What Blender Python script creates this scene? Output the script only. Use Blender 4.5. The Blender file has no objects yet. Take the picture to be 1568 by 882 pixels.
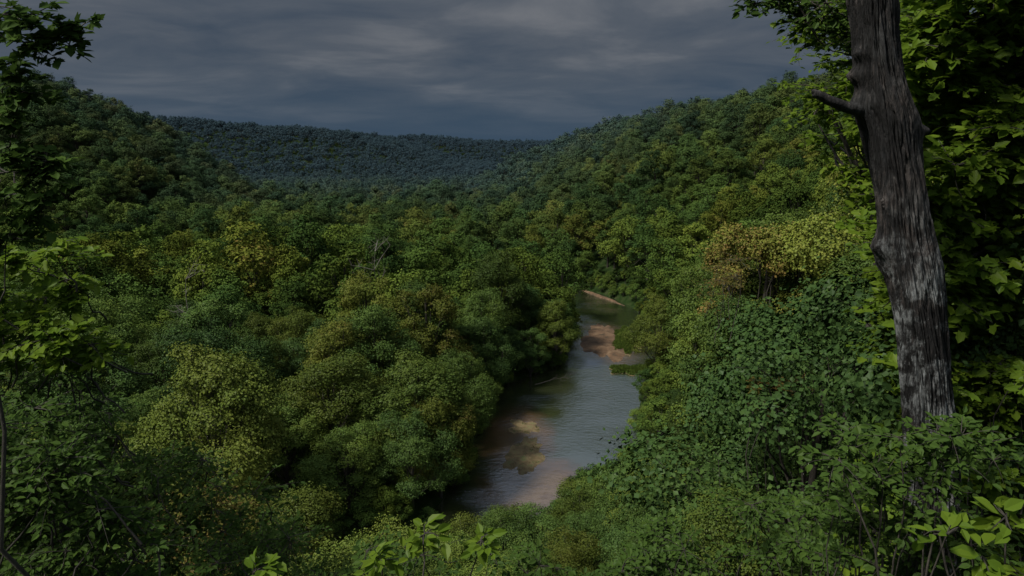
import bpy, math, random
import numpy as np
rng=np.random.default_rng(7)
random.seed(7)
EZ=60.0
sc=bpy.context.scene
# ------------------------------------------------------------ noise
def _h(ix,iy,s):
    v=np.sin(ix*127.1+iy*311.7+s*74.7)*43758.5453
    return v-np.floor(v)
def vn(x,y,s=0):
    x=np.asarray(x,float);y=np.asarray(y,float)
    ix=np.floor(x);iy=np.floor(y);fx=x-ix;fy=y-iy
    fx=fx*fx*(3-2*fx);fy=fy*fy*(3-2*fy)
    a=_h(ix,iy,s);b=_h(ix+1,iy,s);c=_h(ix,iy+1,s);d=_h(ix+1,iy+1,s)
    return (a*(1-fx)+b*fx)*(1-fy)+(c*(1-fx)+d*fx)*fy
def fbm(x,y,s=0,o=4):
    r=0;a=.5
    for i in range(o):
        r=r+a*(vn(x,y,s+i*3.1)-.5)*2;x=x*2.03;y=y*2.03;a*=.5
    return r
def sst(a,b,x):
    t=np.clip((x-a)/(b-a),0,1);return t*t*(3-2*t)
# ------------------------------------------------------------ river + terrain
RV=np.array([(-420,96,12),(-200,74,12),(-100,64,12),(-50,68,12),(-20,82,11),(-5,97,10.5),(1,110,12),(8,130,16),(11,146,17.5),(14,163,17),(26,182,12.5),(31,205,13),(36,235,12),(35,262,13),(28,285,12),(8,308,12),(-25,320,10),(-90,330,9),(-220,320,9),(-400,295,9),(-700,290,9)],float)
def river(x,y):
    x=np.asarray(x,float);y=np.asarray(y,float)
    best=np.full(x.shape,1e9);side=np.zeros(x.shape)
    for i in range(len(RV)-1):
        ax,ay,aw=RV[i];bx,by,bw=RV[i+1]
        dx,dy=bx-ax,by-ay
        t=np.clip(((x-ax)*dx+(y-ay)*dy)/(dx*dx+dy*dy),0,1)
        d=np.hypot(x-ax-t*dx,y-ay-t*dy)-(aw+t*(bw-aw))
        cr=dx*(y-ay)-dy*(x-ax)
        m=d<best
        best=np.where(m,d,best);side=np.where(m,np.where(cr<0,1,-1),side)
    return best,side
FY=[250,306,400,528,700,900,1200,2000];FX=[48,36,12,-18,-45,-60,-40,0]
def terrain(x,y):
    x=np.asarray(x,float);y=np.asarray(y,float)
    d,s=river(x,y)
    d=d+fbm(x/9,y/9,5,2)*1.2
    base=2.0+1.2*fbm(x/60,y/60,1,3)+1.8*sst(0,60,d)
    foot=np.interp(y,FY,FX)
    uf=x-foot+22*fbm(x/120,y/120,11,3)
    w=sst(120,260,y)
    u=np.where(y<270,d,np.where(y<330,np.minimum(d,uf),uf))
    u=np.where((y<270)&(s<0),-1,u)
    u=np.where((y>=270)&(y<330)&(s<0),-1,u)
    u=np.maximum(u,0)
    cap=130+(108-130)*w
    slope=.80+(.48-.80)*w
    far=sst(800,1500,y);cap=cap-24*far
    hr=cap*np.tanh(slope*u/cap)
    hr=hr+hr/60*8*fbm(x/70,y/70,21,3)*w
    hr=hr*(1-.60*sst(1150,1450,y))
    lf=-205-.5*np.maximum(y-560,0)
    u2=np.minimum(lf-x,(y-345)*.85)+22*fbm(x/110,y/110,31,3)
    u2=np.maximum(u2,0)
    hl=104*np.tanh(u2/125)*(1-.35*sst(900,1400,y))
    hl=hl+hl/60*5*fbm(x/60,y/60,34,3)
    e1=np.interp(x,[-1500,-868,-570,-363,-250,-150,200],[135,118,98,84,58,18,0])
    r1=e1*sst(1130,1560,y+40*fbm(x/250,y/250,41,3))
    e2=np.interp(x,[-2500,-900,-500,-300,-60,300,900,2500],[90,95,84,94,78,80,110,140])
    r2=e2*sst(1850,2300,y+60*fbm(x/300,y/300,44,3))
    rr=np.maximum(r1,r2);rr=rr+rr/80*8*fbm(x/140,y/140,47,4)
    h=np.maximum(np.maximum(hr,hl),rr)
    land=base*sst(-.2,6,d)+h
    z=np.where(d<0,-1.2-.6*np.clip(-d,0,3),land-.5*(1-sst(0,3,d)))
    lim=58.2-.74*np.maximum(y-1,0)+.38*np.maximum(np.abs(x)-2,0)+6*np.maximum(y-38,0)
    return np.minimum(z,lim)
def spaced(lims):
    out=[]
    for a,b,st in lims:
        out+=list(np.arange(a,b,st))
    out.append(lims[-1][1]);return np.array(out,float)
gx=spaced([(-5000,-2000,150),(-2000,-600,28),(-600,-130,9),(-130,110,2.0),(110,600,9),(600,2000,28),(2000,5000,150)])
gy=spaced([(-400,-20,20),(-20,350,2.2),(350,900,9),(900,2600,24),(2600,9000,160)])
X,Y=np.meshgrid(gx,gy)
Z=terrain(X,Y)
# ------------------------------------------------------------ mesh builder
class MB:
    def __init__(s): s.v=[];s.n=0;s.lv=[];s.lt=[];s.mi=[];s.at=[]
    def add(s,v,faces,mi=0,at=.5):
        v=np.asarray(v,np.float32).reshape(-1,3);faces=np.asarray(faces,np.int32)
        if len(faces)==0:return
        s.v.append(v);s.lv.append((faces+s.n).ravel())
        s.lt.append(np.full(len(faces),faces.shape[1],np.int32))
        s.mi.append(np.full(len(faces),mi,np.int32))
        s.at.append(np.broadcast_to(np.asarray(at,np.float32),(len(faces),)).copy())
        s.n+=len(v)
    def mesh(s,name,mats,smooth=None):
        me=bpy.data.meshes.new(name)
        v=np.concatenate(s.v);lv=np.concatenate(s.lv);lt=np.concatenate(s.lt)
        me.vertices.add(len(v));me.vertices.foreach_set('co',v.ravel())
        me.loops.add(len(lv));me.loops.foreach_set('vertex_index',lv)
        me.polygons.add(len(lt));ls=np.concatenate([[0],np.cumsum(lt)[:-1]]).astype(np.int32)
        me.polygons.foreach_set('loop_start',ls);me.polygons.foreach_set('loop_total',lt)
        mi=np.concatenate(s.mi);me.polygons.foreach_set('material_index',mi)
        sm=np.isin(mi,smooth if smooth is not None else [])
        me.polygons.foreach_set('use_smooth',sm)
        me.update(calc_edges=True)
        a=me.attributes.new('lt','FLOAT','FACE');a.data.foreach_set('value',np.concatenate(s.at))
        for m in mats: me.materials.append(m)
        return me
def norm(a): return a/np.maximum(np.linalg.norm(a,axis=-1,keepdims=True),1e-6)
def tube(mb,pts,rad,sides=6,mi=1,rough=0):
    pts=np.asarray(pts,float);n=len(pts);rad=np.asarray(rad,float)
    tg=norm(np.gradient(pts,axis=0))
    ref=np.array([0.31,.95,.05]) if abs(tg[0][2])>.7 else np.array([0,0,1.])
    a=norm(np.cross(tg,ref));b=np.cross(tg,a)
    th=np.linspace(0,2*math.pi,sides,endpoint=False)
    ring=(a[:,None,:]*np.cos(th)[None,:,None]+b[:,None,:]*np.sin(th)[None,:,None])
    v=pts[:,None,:]+ring*rad[:,None,None]*(1+rough*rng.normal(size=(n,sides,1)))
    i=np.arange(n-1)[:,None]*sides;j=np.arange(sides)[None,:];k=(j+1)%sides
    f=np.stack([i+j,i+k,i+sides+k,i+sides+j],-1).reshape(-1,4)
    mb.add(v.reshape(-1,3),f,mi)
DIAM=(np.array([(0,0,0),(.42,.42,.05),(0,1,0),(-.42,.5,.05)]),[(0,1,2,3)])
BLADE=(np.array([(-.05,0,0),(.05,0,0),(.03,1,.1),(-.03,.95,.12)]),[(0,1,2,3)])
OVAL=(np.array([(0,0,0),(.24,.22,.07),(.27,.55,.08),(0,1,-.06),(-.27,.55,.08),(-.24,.22,.07)]),[(0,1,2,3),(0,3,4,5)])
MAPLE=(np.array([(0,0,0),(.27,-.1,.05),(.24,.1,.03),(.56,.3,.0),(.3,.38,.06),(.3,.66,.03),(0,1,-.1),
                 (-.3,.66,.03),(-.3,.38,.06),(-.56,.3,.0),(-.24,.1,.03),(-.27,-.1,.05)]),[(0,1,2,3,4,5,6),(0,6,7,8,9,10,11)])
def leaves(mb,pos,nr,dr,size,tpl,lt,mi=0):
    tv,tf=tpl
    nr=norm(nr);xx=norm(np.cross(dr,nr));yy=np.cross(nr,xx)
    size=np.asarray(size)[:,None,None]
    v=pos[:,None,:]+size*(tv[None,:,0:1]*xx[:,None,:]+tv[None,:,1:2]*yy[:,None,:]+tv[None,:,2:3]*nr[:,None,:])
    k=len(tv);N=len(pos)
    off=(np.arange(N)*k)[:,None,None]
    f=(np.array(tf)[None]+off).reshape(-1,len(tf[0]))
    mb.add(v.reshape(-1,3),f,mi,np.repeat(lt,len(tf)))
# ------------------------------------------------------------ materials
def newmat(n):
    m=bpy.data.materials.new(n);m.use_nodes=True;nt=m.node_tree;nt.nodes.clear();return m,nt
def N(nt,t,**k):
    n=nt.nodes.new(t)
    for a,b in k.items():
        if a.startswith('i_'):
            key=a[2:];key=int(key) if key.isdigit() else key
            n.inputs[key].default_value=b
        else: setattr(n,a,b)
    return n
def ramp(nt,stops):
    r=nt.nodes.new('ShaderNodeValToRGB');e=r.color_ramp.elements
    while len(e)<len(stops): e.new(.5)
    for q,(p,c) in zip(e,stops): q.position=p;q.color=(*c,1)
    return r
def math_(nt,op,a,b=None,clamp=False):
    n=nt.nodes.new('ShaderNodeMath');n.operation=op;n.use_clamp=clamp
    for i,q in enumerate((a,b)):
        if q is None:continue
        if isinstance(q,(int,float)): n.inputs[i].default_value=q
        else: nt.links.new(q,n.inputs[i])
    return n.outputs[0]
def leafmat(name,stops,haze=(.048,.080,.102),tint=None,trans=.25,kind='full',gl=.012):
    m,nt=newmat(name);L=nt.links.new
    lt=N(nt,'ShaderNodeAttribute',attribute_name='lt')
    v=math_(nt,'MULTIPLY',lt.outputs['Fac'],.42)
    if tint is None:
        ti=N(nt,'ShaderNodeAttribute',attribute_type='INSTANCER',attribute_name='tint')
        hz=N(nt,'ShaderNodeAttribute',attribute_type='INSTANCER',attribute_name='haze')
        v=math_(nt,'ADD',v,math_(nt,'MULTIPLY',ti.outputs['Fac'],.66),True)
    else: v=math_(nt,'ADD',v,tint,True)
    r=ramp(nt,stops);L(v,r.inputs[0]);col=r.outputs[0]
    if tint is None:
        # each tree is a little lighter or darker than its neighbours
        oi=N(nt,'ShaderNodeObjectInfo')
        sc1=N(nt,'ShaderNodeVectorMath',operation='SCALE');L(col,sc1.inputs[0])
        L(math_(nt,'ADD',math_(nt,'MULTIPLY',oi.outputs['Random'],.76),.64),sc1.inputs['Scale']);col=sc1.outputs[0]
        mx=N(nt,'ShaderNodeMix',data_type='RGBA');mx.inputs['B'].default_value=(*haze,1)  # distance haze painted into the leaf colour, no scattering air
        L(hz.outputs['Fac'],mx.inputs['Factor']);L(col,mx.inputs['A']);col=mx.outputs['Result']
    o=N(nt,'ShaderNodeOutputMaterial')
    d=N(nt,'ShaderNodeBsdfDiffuse');L(col,d.inputs[0])
    if kind=='diff': L(d.outputs[0],o.inputs[0]);return m
    g=N(nt,'ShaderNodeBsdfGlossy',i_Roughness=.45);g.inputs[0].default_value=(1,1,1,1)
    m1=N(nt,'ShaderNodeMixShader',i_0=gl);L(d.outputs[0],m1.inputs[1]);L(g.outputs[0],m1.inputs[2])
    if kind=='gloss': L(m1.outputs[0],o.inputs[0]);return m
    t=N(nt,'ShaderNodeBsdfTranslucent');L(col,t.inputs['Color'])
    ms=N(nt,'ShaderNodeMixShader',i_0=trans);L(m1.outputs[0],ms.inputs[1]);L(t.outputs[0],ms.inputs[2])
    L(ms.outputs[0],o.inputs[0]);return m
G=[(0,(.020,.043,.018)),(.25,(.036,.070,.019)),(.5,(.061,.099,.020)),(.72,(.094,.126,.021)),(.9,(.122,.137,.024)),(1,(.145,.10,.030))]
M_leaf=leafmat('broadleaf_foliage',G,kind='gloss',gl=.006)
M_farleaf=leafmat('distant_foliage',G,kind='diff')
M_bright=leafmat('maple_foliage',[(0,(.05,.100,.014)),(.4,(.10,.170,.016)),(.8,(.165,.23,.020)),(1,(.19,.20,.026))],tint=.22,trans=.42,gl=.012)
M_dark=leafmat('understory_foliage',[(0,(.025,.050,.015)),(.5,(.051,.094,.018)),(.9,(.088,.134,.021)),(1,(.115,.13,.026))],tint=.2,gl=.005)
M_rust=leafmat('rust_foliage',[(0,(.04,.055,.015)),(.4,(.075,.085,.017)),(.7,(.12,.075,.022)),(1,(.15,.062,.027))],tint=.26)
def barkmat(name,c0,c1,sx=18,sz=3,bump=.6,lo=.62,hi=.95,lich=None):
    m,nt=newmat(name);L=nt.links.new
    tc=N(nt,'ShaderNodeTexCoord');mp=N(nt,'ShaderNodeMapping');mp.inputs['Scale'].default_value=(sx,sx,sz)
    L(tc.outputs['Object'],mp.inputs[0])
    n1=N(nt,'ShaderNodeTexNoise',i_Scale=1.0,i_Detail=8.0,i_Roughness=.7);L(mp.outputs[0],n1.inputs['Vector'])
    n2=N(nt,'ShaderNodeTexNoise',i_Scale=1.3,i_Detail=3.0);L(tc.outputs['Object'],n2.inputs['Vector'])
    f=math_(nt,'ADD',math_(nt,'MULTIPLY',n1.outputs[0],1.0),math_(nt,'MULTIPLY',n2.outputs[0],.6))
    r=ramp(nt,[(lo,c0),(hi,c1)]);L(f,r.inputs[0]);col=r.outputs[0]
    if lich:
        sp_=N(nt,'ShaderNodeSeparateXYZ');L(tc.outputs['Object'],sp_.inputs[0])
        mr=N(nt,'ShaderNodeMapRange',interpolation_type='SMOOTHSTEP');mr.inputs['From Min'].default_value=lich[0];mr.inputs['From Max'].default_value=lich[1];mr.inputs['To Max'].default_value=.88;L(sp_.outputs[2],mr.inputs[0])
        n3=N(nt,'ShaderNodeTexNoise',i_Scale=3.2,i_Detail=7.0,i_Roughness=.7);L(tc.outputs['Object'],n3.inputs['Vector'])
        g=math_(nt,'MULTIPLY',math_(nt,'SUBTRACT',1.0,mr.outputs[0]),math_(nt,'MULTIPLY',math_(nt,'SUBTRACT',n3.outputs[0],.47),9.0,True),True)
        g=math_(nt,'MULTIPLY',g,math_(nt,'MULTIPLY',math_(nt,'SUBTRACT',n1.outputs[0],.42),8.0,True),True)
        mx=N(nt,'ShaderNodeMix',data_type='RGBA');mx.inputs['B'].default_value=(.27,.285,.29,1);L(g,mx.inputs['Factor']);L(col,mx.inputs['A']);col=mx.outputs['Result']
    p=N(nt,'ShaderNodeBsdfPrincipled',i_Roughness=.8);L(col,p.inputs['Base Color'])
    b=N(nt,'ShaderNodeBump',i_Strength=bump,i_Distance=.05);L(n1.outputs[0],b.inputs['Height']);L(b.outputs[0],p.inputs['Normal'])
    o=N(nt,'ShaderNodeOutputMaterial');L(p.outputs[0],o.inputs[0]);return m
M_bark=barkmat('bark',(.015,.012,.009),(.06,.052,.042))
M_pale=barkmat('pale_dead_wood',(.08,.072,.06),(.20,.18,.155))
def groundmat():
    m,nt=newmat('forest_floor');L=nt.links.new
    tc=N(nt,'ShaderNodeTexCoord')
    n1=N(nt,'ShaderNodeTexNoise',i_Scale=.35,i_Detail=9.0);L(tc.outputs['Object'],n1.inputs['Vector'])
    r=ramp(nt,[(.3,(.010,.018,.006)),(.5,(.018,.034,.010)),(.65,(.035,.045,.018)),(.8,(.05,.045,.03))]);L(n1.outputs[0],r.inputs[0])
    p=N(nt,'ShaderNodeBsdfDiffuse');L(r.outputs[0],p.inputs[0])
    o=N(nt,'ShaderNodeOutputMaterial');L(p.outputs[0],o.inputs[0]);return m
M_ground=groundmat()
def gravelmat(name,c,scale=1.2):
    m,nt=newmat(name);L=nt.links.new
    tc=N(nt,'ShaderNodeTexCoord')
    n1=N(nt,'ShaderNodeTexNoise',i_Scale=scale*.25,i_Detail=10.0,i_Roughness=.75);L(tc.outputs['Object'],n1.inputs['Vector'])
    r=ramp(nt,c);L(n1.outputs[0],r.inputs[0])
    vo=N(nt,'ShaderNodeTexVoronoi',i_Scale=3.0);L(tc.outputs['Object'],vo.inputs['Vector'])
    p=N(nt,'ShaderNodeBsdfPrincipled',i_Roughness=.9);L(r.outputs[0],p.inputs['Base Color'])
    b=N(nt,'ShaderNodeBump',i_Strength=.5,i_Distance=.15);L(vo.outputs['Distance'],b.inputs['Height']);L(b.outputs[0],p.inputs['Normal'])
    o=N(nt,'ShaderNodeOutputMaterial');L(p.outputs[0],o.inputs[0]);return m
M_gravel=gravelmat('red_gravel',[(.38,(.042,.030,.014)),(.5,(.115,.064,.032)),(.62,(.165,.11,.06))])
M_sand=gravelmat('sandy_gravel',[(.36,(.06,.068,.023)),(.46,(.125,.085,.038)),(.54,(.17,.13,.062)),(.62,(.105,.12,.04))],2.4)
def watermat():
    m,nt=newmat('river_water');L=nt.links.new
    tc=N(nt,'ShaderNodeTexCoord')
    sh=N(nt,'ShaderNodeAttribute',attribute_name='shoal')
    ro=N(nt,'ShaderNodeAttribute',attribute_name='riffle')
    n0=N(nt,'ShaderNodeTexNoise',i_Scale=.2,i_Detail=10.0,i_Roughness=.74);L(tc.outputs['Object'],n0.inputs['Vector'])
    f=math_(nt,'ADD',sh.outputs['Fac'],math_(nt,'MULTIPLY',math_(nt,'SUBTRACT',n0.outputs[0],.53),1.8),True)
    f=math_(nt,'MULTIPLY',f,math_(nt,'MULTIPLY',sh.outputs['Fac'],3.0,True))
    r=ramp(nt,[(0,(.036,.044,.018)),(.35,(.060,.045,.021)),(.7,(.100,.060,.030)),(1,(.145,.10,.062))]);L(f,r.inputs[0])
    d=N(nt,'ShaderNodeBsdfDiffuse');
    n3=N(nt,'ShaderNodeTexNoise',i_Scale=1.6,i_Detail=6.0,i_Roughness=.7);L(tc.outputs['Object'],n3.inputs['Vector'])
    fo=math_(nt,'MULTIPLY',math_(nt,'MULTIPLY',math_(nt,'SUBTRACT',n3.outputs[0],.54),6.0,True),ro.outputs['Fac'],True)
    mx=N(nt,'ShaderNodeMix',data_type='RGBA');mx.inputs['B'].default_value=(.28,.30,.32,1);L(fo,mx.inputs['Factor']);L(r.outputs[0],mx.inputs['A']);L(mx.outputs['Result'],d.inputs[0])
    mp=N(nt,'ShaderNodeMapping');mp.inputs['Scale'].default_value=(.6,1.0,1);mp.inputs['Rotation'].default_value=(0,0,.35);L(tc.outputs['Object'],mp.inputs[0])
    n1=N(nt,'ShaderNodeTexNoise',i_Scale=.9,i_Detail=6.0,i_Roughness=.66);L(mp.outputs[0],n1.inputs['Vector'])
    n2=N(nt,'ShaderNodeTexNoise',i_Scale=.10,i_Detail=4.0);L(mp.outputs[0],n2.inputs['Vector'])
    b=N(nt,'ShaderNodeBump',i_Distance=.34);L(n1.outputs[0],b.inputs['Height'])
    L(math_(nt,'ADD',math_(nt,'MULTIPLY',math_(nt,'SUBTRACT',n2.outputs[0],.3,True),1.7),math_(nt,'MULTIPLY',ro.outputs['Fac'],.6),True),b.inputs['Strength'])
    g=N(nt,'ShaderNodeBsdfGlossy',i_Roughness=.1);g.inputs['Color'].default_value=(.9,.95,1,1);L(b.outputs[0],g.inputs['Normal'])
    lw=N(nt,'ShaderNodeFresnel',i_IOR=1.6);L(b.outputs[0],lw.inputs['Normal'])
    # shinier over deep water than over the shoals
    fac=math_(nt,'SUBTRACT',math_(nt,'ADD',math_(nt,'MULTIPLY',lw.outputs[0],1.8),.19,True),math_(nt,'MULTIPLY',f,.15),True)
    ms=N(nt,'ShaderNodeMixShader');L(fac,ms.inputs[0]);L(d.outputs[0],ms.inputs[1]);L(g.outputs[0],ms.inputs[2])
    o=N(nt,'ShaderNodeOutputMaterial');L(ms.outputs[0],o.inputs[0]);return m
M_water=watermat()
def link(o): sc.collection.objects.link(o);return o
def gridmesh(name,X,Y,Z,mat):
    ny,nx=X.shape
    v=np.stack([X,Y,Z],-1).reshape(-1,3)
    i=(np.arange(ny-1)[:,None]*nx+np.arange(nx-1)[None]).ravel()
    f=np.stack([i,i+1,i+nx+1,i+nx],-1)
    mb=MB();mb.add(v,f,0);return mb.mesh(name,[mat],smooth=[0])
link(bpy.data.objects.new('ground_terrain',gridmesh('ground_terrain',X,Y,Z,M_ground)))
# ------------------------------------------------------------ water
wx=np.arange(-200,90,1.0);wy=np.arange(45,360,1.0)
WX,WY=np.meshgrid(wx,wy)
me=gridmesh('river_water',WX,WY,np.zeros_like(WX),M_water)
def ell(x,y,cx,cy,rx,ry,ang=0):
    c,s=math.cos(ang),math.sin(ang);dx=x-cx;dy=y-cy
    return np.sqrt(((dx*c+dy*s)/rx)**2+((-dx*s+dy*c)/ry)**2)
xs=WX.ravel();ys=WY.ravel()
sh=np.maximum.reduce([.9*sst(1.5,.5,ell(xs,ys,1.5,137,7,18,-.05)),sst(1.4,.4,ell(xs,ys,4,116,10,13,-.5)),.7*sst(1.3,.7,ell(xs,ys,31,214,11,26))])
rf=np.maximum.reduce([.6*sst(1.3,.4,ell(xs,ys,25,135,5,12)),sst(1.2,.4,ell(xs,ys,-7,112,6,4)),.45*sst(1.2,.4,ell(xs,ys,20,160,9,28,-.15))])
for nm,val in (('shoal',sh),('riffle',rf)):
    a=me.attributes.new(nm,'FLOAT','POINT');a.data.foreach_set('value',val.astype(np.float32))
link(bpy.data.objects.new('river_water',me))
def mound(name,cx,cy,rx,ry,h,mat,ang=0,seed=0,grass=0,gl=.5,patch=-9):
    nr,na=20,110
    r=np.linspace(0,1.2,nr)[:,None];t=np.linspace(0,2*math.pi,na,endpoint=False)[None]
    w=1+.7*fbm(2+2.2*np.cos(t),2+2.2*np.sin(t),seed,5)
    lx=r*w*rx*np.cos(t);ly=r*w*ry*np.sin(t)
    c,s=math.cos(ang),math.sin(ang)
    x=cx+lx*c-ly*s;y=cy+lx*s+ly*c
    z=h*(1-(r/1.0)**2)+.8*h*fbm(x/2.5,y/2.5,seed+3,4)*(1-r/1.2)+0*x
    mb=MB();v=np.stack([x,y,z],-1).reshape(-1,3)
    i=np.arange(nr-1)[:,None]*na;j=np.arange(na)[None];k=(j+1)%na
    f=np.stack([i+j,i+na+j,i+na+k,i+k],-1).reshape(-1,4);mb.add(v,f,0)
    if grass:
        q=np.sqrt(rng.random(grass))*.92;tt=rng.random(grass)*2*math.pi
        ww=1+.7*fbm(2+2.2*np.cos(tt),2+2.2*np.sin(tt),seed,5)
        gx_=q*rx*ww*np.cos(tt);gy_=q*ry*ww*np.sin(tt)
        p=np.stack([cx+gx_*c-gy_*s,cy+gx_*s+gy_*c,h*(1-q*q)],-1)
        p=p[fbm(p[:,0]/2.2,p[:,1]/2.2,seed+13,3)>patch];g_=len(p)
        nn=rng.normal(size=(g_,3));nn[:,2]*=.2
        dd=rng.normal(size=(g_,3))*.35+[0,0,1]
        leaves(mb,p,nn,dd,gl*(.5+rng.random(g_)),(BLADE[0]*[3,1,1],BLADE[1]),np.clip(.5+.5*fbm(p[:,0]/2,p[:,1]/2,seed+9,3)+.2*rng.normal(size=g_),0,1),1)
    return link(bpy.data.objects.new(name,mb.mesh(name,[mat,M_grass],smooth=[0])))
M_grass=leafmat('bar_grass',[(0,(.045,.08,.016)),(1,(.11,.15,.025))],tint=.2)
mound('gravel_bar',30.5,214,6.6,20,.7,M_gravel,-.12,1)
mound('grass_bank',37.5,216,5,17,.9,M_sand,-.12,2,16000)
mound('grass_islet',32.5,184,6,4,.6,M_sand,.2,3,9000)
mound('gravel_islet',3.0,143.5,3.4,4.4,.25,M_sand,.3,5,900,.22,.1)
mound('gravel_islet',2.8,128.5,3.2,8.5,.25,M_sand,-.2,8,700,.2,.2)
mound('gravel_bar',38.5,284,1.3,14,.6,M_gravel,.42,11)
# ------------------------------------------------------------ trees
def make_tree(name,seed,H,R,cb,nb,nl,ls,mats,tpl=DIAM,squash=.8,inner=.08,ks=9,sp=.42):
    global rng
    old=rng;rng=np.random.default_rng(seed)
    mb=MB();cz=(cb+H)/2;hz=(H-cb)/2
    lean=rng.normal(size=2)*.03*H
    tz=np.linspace(-2,H*.8,9)
    fr=np.clip(tz/H,0,1)
    tp=np.stack([lean[0]*fr**2,lean[1]*fr**2,tz],-1);tp[:,:2]+=rng.normal(size=(9,2))*.012*H*fr[:,None]
    r0=.016*H
    tube(mb,tp,r0*(1.15-fr)**1.0,7)
    i=np.arange(nb);gold=2.399963*i+rng.random()*6
    zz=1-1.6*(i+.5)/nb+rng.normal(size=nb)*.12;zz=np.clip(zz,-.8,1)
    rad=np.sqrt(np.clip(1-zz*zz,0.03,1));fz=.45+.42*rng.random(nb)
    lob=1+.25*np.sin(gold*2+rng.random()*6)*rng.random()
    C=np.stack([R*rad*np.cos(gold)*fz*lob,R*rad*np.sin(gold)*fz*lob,cz+hz*zz*(.55+.34*rng.random(nb))],-1)
    C[:,:2]+=lean*.6
    RB=R*(.17+.29*rng.random(nb)**1.4)
    for c,rb in zip(C,RB):
        k=int(np.clip((c[2]*.55+cb*.2)/ (H*.8)*8,2,7))
        a=tp[k];m=a*.45+c*.55+[0,0,-.1*rb];m2=(m+c)/2+rng.normal(size=3)*.2
        tube(mb,[a,m,m2,c+[0,0,rb*.4]],[r0*.38,r0*.24,r0*.14,r0*.05],5)
        for _ in range(3):
            d=norm(rng.normal(size=3)+[0,0,.3]);tube(mb,[m2,c+d*rb*.5,c+d*rb*.95],[r0*.12,r0*.08,r0*.03],3)
    w=RB**2;w/=w.sum()
    ns=nl//ks
    bi=rng.choice(nb,ns,p=w)
    d=norm(rng.normal(size=(ns,3))+norm(C[bi]-[0,0,cz-hz*.3])*.5)
    ph=rng.random((nb,3))*6
    q=d*4.2+ph[bi]
    lump=np.sin(q[:,0]*1.3+np.sin(q[:,1]*1.7))*np.sin(q[:,1]*1.2+q[:,2])*.5+.5*np.sin(q[:,2]*2.3+q[:,0]*2.1)*np.sin(q[:,1]*2.6)
    sh=rng.random(ns)
    rr=RB[bi]*(.92+.34*lump-.40*sh**2.2+.10*np.clip(rng.normal(size=ns),-1,2.5))
    P=C[bi]+d*rr[:,None]*[1,1,squash]
    ni=int(ns*inner)
    P[:ni]=C[bi[:ni]]+d[:ni]*(RB[bi[:ni]]*rng.random(ni)*.9)[:,None]
    keep=(lump>-.42)|(rng.random(ns)<.2)
    for c,rb in zip(C,RB):
        ins=np.linalg.norm((P-c)/[1,1,squash],axis=1)<rb*.55
        keep&=~(ins&(rng.random(ns)<.85))
    P=P[keep];d=d[keep];bi=bi[keep];lump=lump[keep];n=len(P)
    bt=rng.random(nb)
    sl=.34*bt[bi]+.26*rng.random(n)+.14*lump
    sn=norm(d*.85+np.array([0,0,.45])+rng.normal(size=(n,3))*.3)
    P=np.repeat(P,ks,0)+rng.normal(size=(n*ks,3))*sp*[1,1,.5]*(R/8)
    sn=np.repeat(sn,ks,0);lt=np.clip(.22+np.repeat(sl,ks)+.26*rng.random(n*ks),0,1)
    n=len(P)
    nr=norm(sn+rng.normal(size=(n,3))*.36)
    dr=rng.normal(size=(n,3))+[0,0,-.3]
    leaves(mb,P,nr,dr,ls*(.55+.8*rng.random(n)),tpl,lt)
    me=mb.mesh(name,mats,smooth=[1]);rng=old
    return me
def variants(cname,specs,mats,**k):
    col=bpy.data.collections.new(cname);obs=[]
    for i,s in enumerate(specs):
        me=make_tree(f'{cname}_{i}',*s,mats,**k)
        o=bpy.data.objects.new(f'{cname}_{i}',me);col.objects.link(o);obs.append(o)
    return col,obs
LB=[M_leaf,M_bark];FB=[M_farleaf,M_bark]
far,_=variants('far_tree',[(11,20,7.5,5,11,1200,.95),(12,22,8,6,13,1300,.95),(13,18,8,4,10,1100,.95),(14,21,6.5,5,11,1100,.9),(15,19,8.5,4,12,1300,.95)],FB,ks=2,sp=.42)
mid,_=variants('mid_tree',[(21,23,7.6,4,20,11000,.50),(22,24,8.5,4,25,12500,.50),(23,20,8,3,19,11000,.48),(24,24,6.6,4,22,10000,.48),(25,22,9,3,27,12500,.50)],FB,ks=5,sp=.36)
near,nearo=variants('near_tree',[(31,22,7.6,1.5,26,48000,.25),(32,24,8,2,31,52000,.25),(33,20,7.6,1.5,24,46000,.25),(34,23,6.6,1.5,27,44000,.25)],LB,ks=9,sp=.33)
close,_=variants('close_tree',[(51,16,5.0,2,22,64000,.14),(52,17,4.7,2,25,64000,.14),(53,15,5.3,2,23,64000,.14),(54,17,4.2,3,20,56000,.14)],LB,ks=10,sp=.34)
und,_=variants('understory_tree',[(41,8,3.2,1,18,26000,.11),(42,9,3.0,1,21,26000,.11),(43,7,3.5,.6,19,26000,.11)],LB,ks=8,sp=.42)
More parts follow.
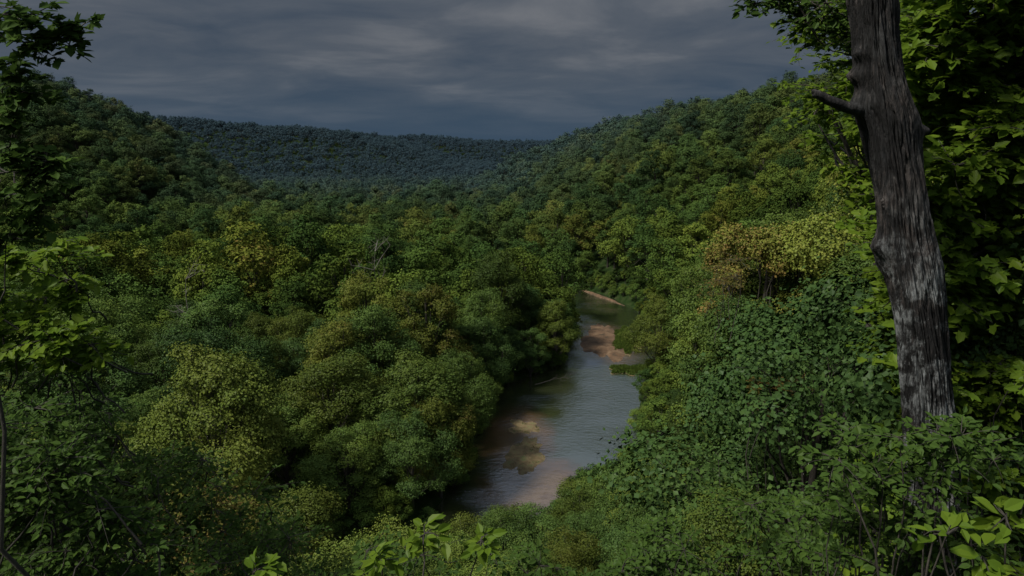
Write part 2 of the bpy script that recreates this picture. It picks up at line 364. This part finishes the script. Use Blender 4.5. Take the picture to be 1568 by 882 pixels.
def scatter(name,col,P,rotz,scl,vid,tint,haze):
    me=bpy.data.meshes.new(name);n=len(P)
    me.vertices.add(n);me.vertices.foreach_set('co',np.asarray(P,np.float32).ravel())
    def at(nm,t,val,key='value'):
        a=me.attributes.new(nm,t,'POINT');a.data.foreach_set(key,np.asarray(val).ravel())
    z=np.zeros(n)
    at('rot','FLOAT_VECTOR',np.stack([z,z,rotz],-1).astype(np.float32),'vector')
    at('scl','FLOAT_VECTOR',np.asarray(scl,np.float32),'vector')
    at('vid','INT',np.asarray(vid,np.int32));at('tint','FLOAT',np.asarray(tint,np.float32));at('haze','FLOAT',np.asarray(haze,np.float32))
    o=link(bpy.data.objects.new(name,me))
    ng=bpy.data.node_groups.new(name,'GeometryNodeTree')
    ng.interface.new_socket('Geometry',in_out='INPUT',socket_type='NodeSocketGeometry')
    ng.interface.new_socket('Geometry',in_out='OUTPUT',socket_type='NodeSocketGeometry')
    gi=ng.nodes.new('NodeGroupInput');go=ng.nodes.new('NodeGroupOutput')
    ci=ng.nodes.new('GeometryNodeCollectionInfo');ci.inputs['Collection'].default_value=col
    ci.inputs['Separate Children'].default_value=True;ci.inputs['Reset Children'].default_value=True
    ip=ng.nodes.new('GeometryNodeInstanceOnPoints');ip.inputs['Pick Instance'].default_value=True
    def na(nm,t):
        a=ng.nodes.new('GeometryNodeInputNamedAttribute');a.data_type=t;a.inputs['Name'].default_value=nm;return a.outputs['Attribute']
    l=ng.links.new
    l(gi.outputs[0],ip.inputs['Points']);l(ci.outputs[0],ip.inputs['Instance'])
    l(na('vid','INT'),ip.inputs['Instance Index']);l(na('rot','FLOAT_VECTOR'),ip.inputs['Rotation']);l(na('scl','FLOAT_VECTOR'),ip.inputs['Scale'])
    l(ip.outputs[0],go.inputs[0])
    md=o.modifiers.new('scatter','NODES');md.node_group=ng
    return o
def jgrid(y0,y1,st):
    xs=np.arange(-.86*y1-70,.86*y1+70,st);ys=np.arange(y0,y1,st)
    x,y=np.meshgrid(xs,ys);x=x+(np.arange(len(ys))%2)[:,None]*st/2
    x=x+rng.uniform(-.38,.38,x.shape)*st;y=y+rng.uniform(-.38,.38,y.shape)*st
    x=x.ravel();y=y.ravel();k=np.abs(x)<.84*y+35
    return x[k],y[k]
# height limits of the low trees on the bluff so the bend in the river stays open
SA=[-.9,-.77,-.53,-.40,-.339,-.31,-.195,-.109,-.046,.058,.119,.19,.227,.30,.345,.43,.5,.9]
SS=[-.20,-.22,-.30,-.36,-.41,-.46,-.555,-.550,-.530,-.515,-.465,-.43,-.31,-.07,.01,.08,.14,.4]
def limf(x,y,r): return np.minimum(np.minimum(np.interp(x/y,SA,SS),np.interp((x-r)/y,SA,SS)),np.interp((x+r)/y,SA,SS))
def place(x,y):
    d,s=river(x,y);z=terrain(x,y)
    return d,s,z
def tintf(x,y):
    n=len(x)
    return np.clip(.36+.20*fbm(x/45,y/45,61,3)+.28*rng.normal(size=n),0,.85)
def onbar(x,y): return (ell(x,y,36,214,13,27)<1)|(ell(x,y,34,184,9,6)<1)
x,y=jgrid(80,640,13.2)
x2,y2=jgrid(360,640,12.8);k2=rng.random(len(x2))<.35
x=np.concatenate([x,x2[k2]]);y=np.concatenate([y,y2[k2]])
# a row of trees rooted at the water's edge on the inside of the bend
ex=[];ey=[]
for yy in np.arange(104,205,8.5):
    xs_=np.linspace(-40,40,400);dd,ss=river(xs_,np.full(400,yy));k=np.where((ss<0)&(dd>.6))[0]
    if len(k): ex.append(xs_[k[-1]]-rng.uniform(.5,3));ey.append(yy+rng.uniform(-2,2))
x=np.concatenate([x,ex]);y=np.concatenate([y,ey])
edge=np.concatenate([np.zeros(len(x)-len(ex),bool),np.ones(len(ex),bool)])
d,s,z=place(x,y)
ok=((d>np.where(s<0,5.0,4.0))&~onbar(x,y))|edge
x,y,d,s,z,edge=[q[ok] for q in (x,y,d,s,z,edge)]
n=len(x)
sc_=rng.uniform(.66,1.3,n)
sc_=np.where((s<0)&(y<330),sc_*1.06,sc_)
sc_=np.where(z>15,sc_*.88,sc_)
sc_=np.where(edge,rng.uniform(.6,.95,n),sc_)
hmax=(EZ+limf(x,y,5)*y-z)*rng.uniform(.72,1.0,n)
isb=(s>0)&(y<128)
sc_=np.where(isb,np.minimum(sc_,hmax/23),sc_)
ok=(sc_>.3)
x,y,d,s,z,sc_=[q[ok] for q in (x,y,d,s,z,sc_)]
n=len(x);ti=tintf(x,y);rot=rng.random(n)*6.28
def S3(s_,n): return np.stack([s_*rng.uniform(.88,1.18,n),s_*rng.uniform(.88,1.18,n),s_*rng.uniform(.88,1.12,n)],-1)
P=np.stack([x,y,z-.3],-1);S=S3(sc_,n)
def painted_hazef(y): return np.clip(.62*sst(230,780,y)+.32*sst(780,1350,y)+.06*sst(1500,2300,y),0,1)  # bluer, flatter leaf colour down the valley imitates aerial haze
hz=painted_hazef(y)
bank=(y<205)&(d<15)&(x>-30)&(x<50)&(s<0)
for i in np.where(bank)[0]:
    o=link(bpy.data.objects.new('riverbank_tree',nearo[rng.integers(4)].data))
    o.location=P[i]-np.array([0,0,.9]);o.rotation_euler=(0,0,rot[i]);o.scale=S[i];o['tint']=float(ti[i]);o['haze']=0.0
nr_=(~bank)&(y<165);md_=(~bank)&(y>=165)
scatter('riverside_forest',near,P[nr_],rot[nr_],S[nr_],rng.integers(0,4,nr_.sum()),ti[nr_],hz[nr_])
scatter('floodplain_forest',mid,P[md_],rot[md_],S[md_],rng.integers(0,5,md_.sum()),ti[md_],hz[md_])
x,y=jgrid(84,335,4.6);d,s,z=place(x,y)
ok=(d>.2)&(d<8)&(x>-70)&(x<75)&~onbar(x,y)
x,y,d,s,z=[q[ok] for q in (x,y,d,s,z)]
h=rng.uniform(4,7.5,len(x))+d*.3;h=np.where((s>0)&(y<128),np.minimum(h,EZ+limf(x,y,2)*y-z),h)
ok=h>2;x,y,z,h=[q[ok] for q in (x,y,z,h)];n=len(x)
scatter('riverbank_shrubs',mid,np.stack([x,y,z-1.0],-1),rng.random(n)*6.28,np.stack([h/20,h/20,h/22],-1),rng.integers(0,5,n),np.clip(.35+.25*rng.normal(size=n),0,.9),painted_hazef(y))
def farforest(name,y0,y1,st,ss,h0):
    x,y=jgrid(y0,y1,st);z=terrain(x,y);n=len(x);s_=ss*rng.uniform(.62,1.22,n)
    ti=np.clip(.34+.22*fbm(x/90,y/90,63,3)+.24*rng.normal(size=n),0,.85)
    scatter(name,far,np.stack([x,y,z-.5],-1),rng.random(n)*6.28,S3(s_,n),rng.integers(0,5,n),ti,painted_hazef(y))
    return n
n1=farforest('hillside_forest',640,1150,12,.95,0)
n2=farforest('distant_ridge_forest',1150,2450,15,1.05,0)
# bluff slope trees: distinct crowns of very different heights
x,y=jgrid(24,80,9.6);d,s,z=place(x,y)
hm=EZ+limf(x,y,2.5)*y-z
ok=(s>0)&(d>2)&(hm>3)&(np.abs(x)<.9*y+8)
x,y,z,hm=[q[ok] for q in (x,y,z,hm)];n=len(x)
want=rng.uniform(11,28,n);h=np.minimum(want,hm*(.55+.45*rng.random(n)**.7))
big=h>8.5
sb=h[big]/17.;nb_=int(big.sum())
tb=np.clip(.44+.27*rng.normal(size=nb_),0,.80);tb=np.where(rng.random(nb_)<.05,.97,tb)
wd=np.clip(sb*1.08,.72,1.45)
scatter('bluff_forest',close,np.stack([x,y,z-.4],-1)[big],rng.random(nb_)*6.28,np.stack([wd,wd*rng.uniform(.9,1.1,nb_),sb],-1),rng.integers(0,4,nb_),tb,np.zeros(nb_))
sm=~big;ssm=h[sm]/8.5
x1,y1=jgrid(9,60,5.0);_,_,z1=place(x1,y1)
hm=EZ+limf(x1,y1,2.0)*y1-z1
h1=np.minimum(rng.uniform(3.5,10,len(x1)),hm*(.5+.5*rng.random(len(x1))**.6));ok=(h1>2.0)&(z1>3)&(np.abs(x1)<.9*y1+5);x1,y1,z1,h1=[q[ok] for q in (x1,y1,z1,h1)]
P2=np.concatenate([np.stack([x,y,z-.3],-1)[sm],np.stack([x1,y1,z1-.3],-1)]);s2=np.concatenate([ssm,h1/8.5]);n=len(s2)
tu=np.clip(.36+.24*rng.normal(size=n),0,.74)
scatter('understory_shrubs',und,P2,rng.random(n)*6.28,S3(s2,n),rng.integers(0,3,n),tu,np.zeros(n))
# ------------------------------------------------------------ foreground plants
def W(a,s,yy): return np.array([a*yy,yy,EZ+s*yy])
def leafy(name,base,crown,clusters,mats,tw=9,lp=11,ls=.1,tpl=OVAL,r0=.05,flat=.55,own=False,seed=0,stem=(1.2,2.6)):
    global rng
    old=rng;rng=np.random.default_rng(seed);mb=MB()
    base=np.array(base,float);crown=np.array(crown,float)
    t=np.linspace(0,1,8)[:,None];tp=base+(crown-base)*t+rng.normal(size=(8,3))*.03*np.linalg.norm(crown-base)*np.sin(t*3.14)
    if not own: tube(mb,tp,r0*(1.1-.8*t[:,0]),7)
    for c in clusters:
        cx=np.array(c[:3]);r=c[3]
        if own: a=cx+np.array([rng.normal()*.3,rng.normal()*.3,-rng.uniform(*stem)])
        else:
            dd=np.linalg.norm(tp-cx,axis=1)+np.maximum(tp[:,2]-cx[2],0)*1.5;a=tp[dd.argmin()]
        m=(a+cx)/2+rng.normal(size=3)*.12*np.linalg.norm(a-cx)+[0,0,.05]
        q=np.linspace(0,1,7)[:,None];bp=(1-q)**2*a+2*q*(1-q)*m+q*q*cx+rng.normal(size=(7,3))*.02
        tube(mb,bp,np.linspace(r0*.35,r0*.12,7) if not own else np.linspace(.012,.005,7),5)
        for _ in range(tw):
            dv=norm(rng.normal(size=3))*[1,1,flat];e=cx+dv*r*(.6+.6*rng.random())
            mm=(cx+e)/2+rng.normal(size=3)*.1*r
            q=np.linspace(0,1,5)[:,None];p=(1-q)**2*cx+2*q*(1-q)*mm+q*q*(e-[0,0,.12*r])
            tube(mb,p,np.linspace(.006,.002,5)*(ls/.1),3)
            k=lp;u=np.sort(rng.random(k))**.8;u[-1]=1
            pp=(1-u)[:,None]**2*cx+(2*u*(1-u))[:,None]*mm+(u*u)[:,None]*(e-[0,0,.12*r])
            tg=norm(e-cx)
            side=np.cross(tg,[0,0,1.]);sg=np.where(np.arange(k)%2,1,-1)[:,None]
            dr=tg*.7+side*sg*.9+rng.normal(size=(k,3))*.35+[0,0,-.25]
            nr=np.array([-.1,-.25,1.])+rng.normal(size=(k,3))*.42
            off=norm(dr)*ls*.25
            leaves(mb,pp+off,nr,dr,ls*(.5+.7*rng.random(k)),tpl,np.clip(.15+.6*rng.random(k)+.35*rng.random(),0,1))
    me=mb.mesh(name,mats,smooth=[1]);rng=old
    return link(bpy.data.objects.new(name,me))
def box(n,a,s,yr,r,seed,cond=None):
    g=np.random.default_rng(seed);out=[]
    while len(out)<n:
        aa=g.uniform(*a);s_=g.uniform(*s);yy=g.uniform(*yr)
        if cond and not cond(aa,s_):continue
        p=W(aa,s_,yy);out.append((*p,g.uniform(*r)))
    return out
Bm=[M_bright,M_bark];Dm=[M_dark,M_bark];Rm=[M_rust,M_bark]
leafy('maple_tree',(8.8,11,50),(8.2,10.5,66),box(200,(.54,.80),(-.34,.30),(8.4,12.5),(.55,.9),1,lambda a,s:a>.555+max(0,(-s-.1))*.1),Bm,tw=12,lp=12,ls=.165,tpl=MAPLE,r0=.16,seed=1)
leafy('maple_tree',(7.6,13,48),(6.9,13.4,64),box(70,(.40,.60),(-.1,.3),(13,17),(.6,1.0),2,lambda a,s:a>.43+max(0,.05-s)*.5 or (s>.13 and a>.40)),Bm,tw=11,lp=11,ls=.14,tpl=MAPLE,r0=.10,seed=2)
leafy('overhanging_branch',(4.4,7.8,62.6),(2.75,7.6,61.9),box(26,(.33,.52),(.115,.24),(7.2,8.2),(.22,.38),3,lambda a,s:s>.20-(a-.32)*.45),Dm,tw=8,lp=9,ls=.1,tpl=OVAL,r0=.035,seed=3)
leafy('rust_leaf_tree',(11,21,40),(10.4,21,57),box(8,(.28,.34),(-.22,-.15),(19,23),(.5,.9),4)+box(7,(.38,.44),(-.40,-.34),(13,17),(.35,.6),44),Rm,tw=9,lp=9,ls=.11,tpl=OVAL,own=True,seed=4)
leafy('maple_sapling',(6.4,8,52),(5.8,8,57.5),box(60,(.60,.90),(-.66,-.30),(7.5,10),(.4,.7),5),Bm,tw=10,lp=11,ls=.13,tpl=MAPLE,own=True,seed=5)
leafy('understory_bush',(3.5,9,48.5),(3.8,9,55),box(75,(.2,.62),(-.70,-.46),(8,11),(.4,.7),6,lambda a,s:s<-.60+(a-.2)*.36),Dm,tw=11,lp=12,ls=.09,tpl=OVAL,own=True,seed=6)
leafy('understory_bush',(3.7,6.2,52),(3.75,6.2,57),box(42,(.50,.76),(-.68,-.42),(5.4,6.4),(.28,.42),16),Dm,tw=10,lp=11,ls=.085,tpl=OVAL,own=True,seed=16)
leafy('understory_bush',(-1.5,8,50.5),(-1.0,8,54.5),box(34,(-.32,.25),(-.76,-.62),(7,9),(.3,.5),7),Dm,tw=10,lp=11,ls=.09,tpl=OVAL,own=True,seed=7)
leafy('broadleaf_seedling',(-.6,4.6,54.5),(-.5,4.6,57.2),[(*W(-.14,-.60,4.6),.2),(*W(-.22,-.65,4.5),.22),(*W(-.05,-.61,4.7),.14),(*W(-.42,-.67,4.4),.2),(*W(-.36,-.70,4.5),.16)],Bm,tw=7,lp=6,ls=.12,tpl=OVAL,own=True,seed=8)
leafy('broadleaf_seedling',(2.9,4.2,55),(2.8,4.2,57.3),[(*W(.70,-.60,4.2),.2),(*W(.76,-.64,4.2),.22),(*W(.79,-.57,4.2),.14)],Bm,tw=5,lp=4,ls=.15,tpl=OVAL,own=True,seed=9)
leafy('sapling',(-4.2,5.2,54),(-3.9,5.2,61),[(*W(-.60,.172,5.2),.16),(*W(-.63,.158,5.1),.2),(*W(-.67,.15,5),.22),(*W(-.66,.19,5),.18),(*W(-.70,.12,5.2),.25),(*W(-.69,.085,5.2),.24),(*W(-.71,.05,5.1),.24),(*W(-.72,.0,5.1),.24),(*W(-.67,-.01,5.1),.2),(*W(-.70,-.03,5.1),.25),(*W(-.74,-.06,5.2),.28),(*W(-.71,-.09,5.2),.25),(*W(-.73,.18,5.2),.25),(*W(-.74,-.12,5.2),.2),(*W(-.68,-.07,5.1),.2)],Dm,tw=9,lp=8,ls=.095,tpl=MAPLE,r0=.025,seed=10)
leafy('maple_sapling',(-6.9,8,52),(-6.1,7.8,58.6),box(38,(-.86,-.64),(-.31,-.13),(7,8.8),(.3,.5),11),Bm,tw=10,lp=10,ls=.12,tpl=MAPLE,own=True,seed=11,stem=(.4,.9))
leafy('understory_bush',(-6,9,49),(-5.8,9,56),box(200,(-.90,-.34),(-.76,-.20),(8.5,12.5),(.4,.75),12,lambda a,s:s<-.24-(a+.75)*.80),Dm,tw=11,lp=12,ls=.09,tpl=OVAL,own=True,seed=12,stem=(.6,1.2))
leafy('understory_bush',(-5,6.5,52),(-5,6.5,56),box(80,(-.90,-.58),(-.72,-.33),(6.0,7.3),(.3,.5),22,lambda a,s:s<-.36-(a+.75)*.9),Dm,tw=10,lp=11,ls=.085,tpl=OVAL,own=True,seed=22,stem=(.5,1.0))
# ------------------------------------------------------------ leaning trunk
def trunk_obj():
    ctl=[(4.95,7.1,-8.5,.36),(4.78,7,-4.6,.30),(4.62,7,-3.28,.26),(4.478,7,-2.52,.245),(4.32,7,-1.796,.25),(4.12,7,-1.097,.28),(4.03,7,-.78,.255),(3.95,7,-.424,.235),(3.84,7,0,.24),(3.76,7,.351,.26),(3.66,7,.62,.235),(3.60,7,.849,.215),(3.53,7,1.15,.205),(3.474,7,1.453,.225),(3.40,7,2.0,.21),(3.3,7,3.0,.2),(3.25,7.1,4.5,.17)]
    ctl=np.array(ctl);t=np.arange(len(ctl));tt=np.linspace(0,len(ctl)-1,700)
    C=np.stack([np.interp(tt,t,ctl[:,i]) for i in range(4)],-1)
    ker=np.hanning(31);ker/=ker.sum()
    Cp=np.pad(C,((15,15),(0,0)),mode='edge');C=np.stack([np.convolve(Cp[:,i],ker,'valid') for i in range(4)],-1)
    ns=300;th=np.linspace(0,2*math.pi,ns,endpoint=False)[None]
    z=C[:,2:3];r=C[:,3:4]
    ux=np.cos(th)*3;uy=np.sin(th)*3
    wz=.35*fbm(ux+z,uy+z*2,70,2)
    rid=np.abs(fbm(ux*3.2+z*.5+9+wz,uy*3.2+z*1.3+9,71,4))
    big=fbm(ux*.5+z*1.3+5,uy*.5+z*.8,75,3)
    rr=r*(1+.20*big)-.05*np.exp(-rid*8)+.026*fbm(ux*5+z*4,uy*5+z*5,77,3)
    def burl(z0,a0,h,wz,wa):
        da=np.angle(np.exp(1j*(th-a0)));return h*np.exp(-((z-z0)/wz)**2-(da/wa)**2)
    rr=rr+burl(.22,0,.14,.07,.4)+burl(-.95,math.pi,.10,.12,.5)+burl(-1.15,math.pi*.9,.05,.1,.5)+burl(.45,math.pi,.09,.14,.5)+burl(.75,math.pi*.95,.09,.07,.5)+burl(.95,math.pi*1.1,.05,.06,.4)
    x=C[:,0:1]+rr*np.cos(th);y=C[:,1:2]+rr*np.sin(th);zz=EZ+z+0*x
    mb=MB();v=np.stack([x,y,zz],-1).reshape(-1,3);n=len(C)
    i=np.arange(n-1)[:,None]*ns;j=np.arange(ns)[None];k=(j+1)%ns
    mb.add(v,np.stack([i+j,i+k,i+ns+k,i+ns+j],-1).reshape(-1,4),0)
    def br(pts,rad,s=12):
        pts=np.array(pts,float);pts[:,2]+=EZ;q=np.arange(len(pts));qq=np.linspace(0,len(pts)-1,30)
        p=np.stack([np.interp(qq,q,pts[:,i]) for i in range(3)],-1)+rng.normal(size=(30,3))*.003
        tube(mb,p,np.interp(qq,q,rad),s,0,.05)
    br([(3.72,7,.40),(3.5,6.98,.42),(3.32,6.95,.44),(3.15,6.9,.49),(2.95,6.88,.575),(2.92,6.88,.60)],[.11,.075,.058,.05,.038,.01])
    br([(3.94,6.95,-.62),(3.78,6.93,-.53),(3.70,6.92,-.42)],[.07,.035,.008])
    br([(3.5,7,1.3),(3.9,7.3,1.9),(4.6,7.6,2.6),(5.4,8,3.4)],[.12,.08,.06,.03])
    return link(bpy.data.objects.new('leaning_tree_trunk',mb.mesh('leaning_tree_trunk',[barkmat('furrowed_bark',(.004,.0035,.004),(.095,.078,.072),20,3.4,1.0,.80,1.05,(EZ-1.5,EZ-.2))],smooth=[0])))
trunk_obj()
# ------------------------------------------------------------ dead trees, log
def dead(name,loc,H,seed,lie=False):
    global rng
    old=rng;rng=np.random.default_rng(seed);mb=MB()
    q=np.linspace(0,1,8)[:,None];tp=np.array([0,0,H])*q+rng.normal(size=(8,3))*.02*H*q
    tube(mb,tp,.012*H*(1.1-q[:,0]),6,0)
    for i in range(14):
        k=rng.integers(3,8);a=tp[k];d=norm(rng.normal(size=3)*[1,1,.3]+[0,0,.9]);l=H*(.12+.16*rng.random())
        e=a+d*l;tube(mb,[a,(a+e)/2+rng.normal(size=3)*.25,e],[.004*H,.003*H,.001*H],4,0)
        for _ in range(4):
            f=a+(e-a)*rng.uniform(.3,1);g=f+norm(rng.normal(size=3)+[0,0,.7])*l*.4;tube(mb,[f,(f+g)/2,g],[.002*H,.0015*H,.0006*H],3,0)
    o=link(bpy.data.objects.new(name,mb.mesh(name,[M_bark if lie else M_pale],smooth=[0])));o.location=loc;rng=old
    if lie:o.rotation_euler=lie
    return o
dead('dead_tree',(-36,178,4),30,1)
dead('dead_tree',(-76,156,4),27,2)
dead('fallen_tree',(6,170,.8),10,4,(math.radians(82),math.radians(8),math.radians(110)))
# ------------------------------------------------------------ sky
w=bpy.data.worlds.new('sky');sc.world=w;w.use_nodes=True;nt=w.node_tree;nt.nodes.clear();L=nt.links.new
SE,SR=math.radians(52),math.radians(245)
sky=N(nt,'ShaderNodeTexSky');sky.sky_type='NISHITA';sky.sun_disc=False;sky.sun_elevation=SE;sky.sun_rotation=SR
tc=N(nt,'ShaderNodeTexCoord');sp=N(nt,'ShaderNodeSeparateXYZ');L(tc.outputs['Generated'],sp.inputs[0])
el=math_(nt,'MAXIMUM',sp.outputs[2],0.0)
den=math_(nt,'ADD',el,.13)
cx=math_(nt,'DIVIDE',sp.outputs[0],den);cy=math_(nt,'DIVIDE',sp.outputs[1],den)
cb=N(nt,'ShaderNodeCombineXYZ');L(math_(nt,'MULTIPLY',cx,.8),cb.inputs[0]);L(cy,cb.inputs[1])
nz=N(nt,'ShaderNodeTexNoise',i_Scale=1.5,i_Detail=9.0,i_Roughness=.55,i_Distortion=.4);L(cb.outputs[0],nz.inputs['Vector'])
nz2=N(nt,'ShaderNodeTexNoise',i_Scale=.5,i_Detail=3.0);L(cb.outputs[0],nz2.inputs['Vector'])
cl=math_(nt,'ADD',math_(nt,'MULTIPLY',nz.outputs[0],.55),math_(nt,'MULTIPLY',nz2.outputs[0],.45))
cr=ramp(nt,[(.38,(.047,.066,.096)),(.5,(.084,.099,.123)),(.61,(.155,.163,.180))]);L(cl,cr.inputs[0])
band=N(nt,'ShaderNodeMapRange',interpolation_type='SMOOTHSTEP');band.inputs['From Min'].default_value=.0;band.inputs['From Max'].default_value=.15;L(el,band.inputs[0])
mx=N(nt,'ShaderNodeMix',data_type='RGBA');mx.inputs['A'].default_value=(.034,.064,.106,1)
L(band.outputs[0],mx.inputs['Factor']);L(cr.outputs[0],mx.inputs['B'])
zb=N(nt,'ShaderNodeMapRange',interpolation_type='SMOOTHSTEP');zb.inputs['From Min'].default_value=.2;zb.inputs['From Max'].default_value=.65;zb.inputs['To Min'].default_value=1;zb.inputs['To Max'].default_value=3.5;L(el,zb.inputs[0])
vm=N(nt,'ShaderNodeVectorMath',operation='SCALE');L(mx.outputs['Result'],vm.inputs[0]);L(zb.outputs[0],vm.inputs['Scale'])
b1=N(nt,'ShaderNodeBackground',i_Strength=1.0);L(vm.outputs[0],b1.inputs[0])
b2=N(nt,'ShaderNodeBackground',i_Strength=.0015);L(sky.outputs[0],b2.inputs[0])
ad=N(nt,'ShaderNodeAddShader');L(b1.outputs[0],ad.inputs[0]);L(b2.outputs[0],ad.inputs[1])
o=N(nt,'ShaderNodeOutputWorld');L(ad.outputs[0],o.inputs[0])
sl=bpy.data.lights.new('sun','SUN');sl.energy=4.4;sl.angle=math.radians(11);sl.color=(1,.95,.85)
so=link(bpy.data.objects.new('sun',sl))
from mathutils import Vector
az=SR
dirv=Vector((math.sin(az)*math.cos(SE),math.cos(az)*math.cos(SE),math.sin(SE)))
so.rotation_euler=dirv.to_track_quat('Z','Y').to_euler()
# ------------------------------------------------------------ camera
cam=bpy.data.cameras.new('camera');cam.lens=24;cam.sensor_width=36;cam.clip_end=12000;cam.clip_start=.1
co=link(bpy.data.objects.new('camera',cam));co.location=(0,0,EZ);co.rotation_euler=(math.radians(90-11.15),0,0);sc.camera=co
sc.view_settings.view_transform='Standard';sc.view_settings.look='None';sc.view_settings.exposure=0
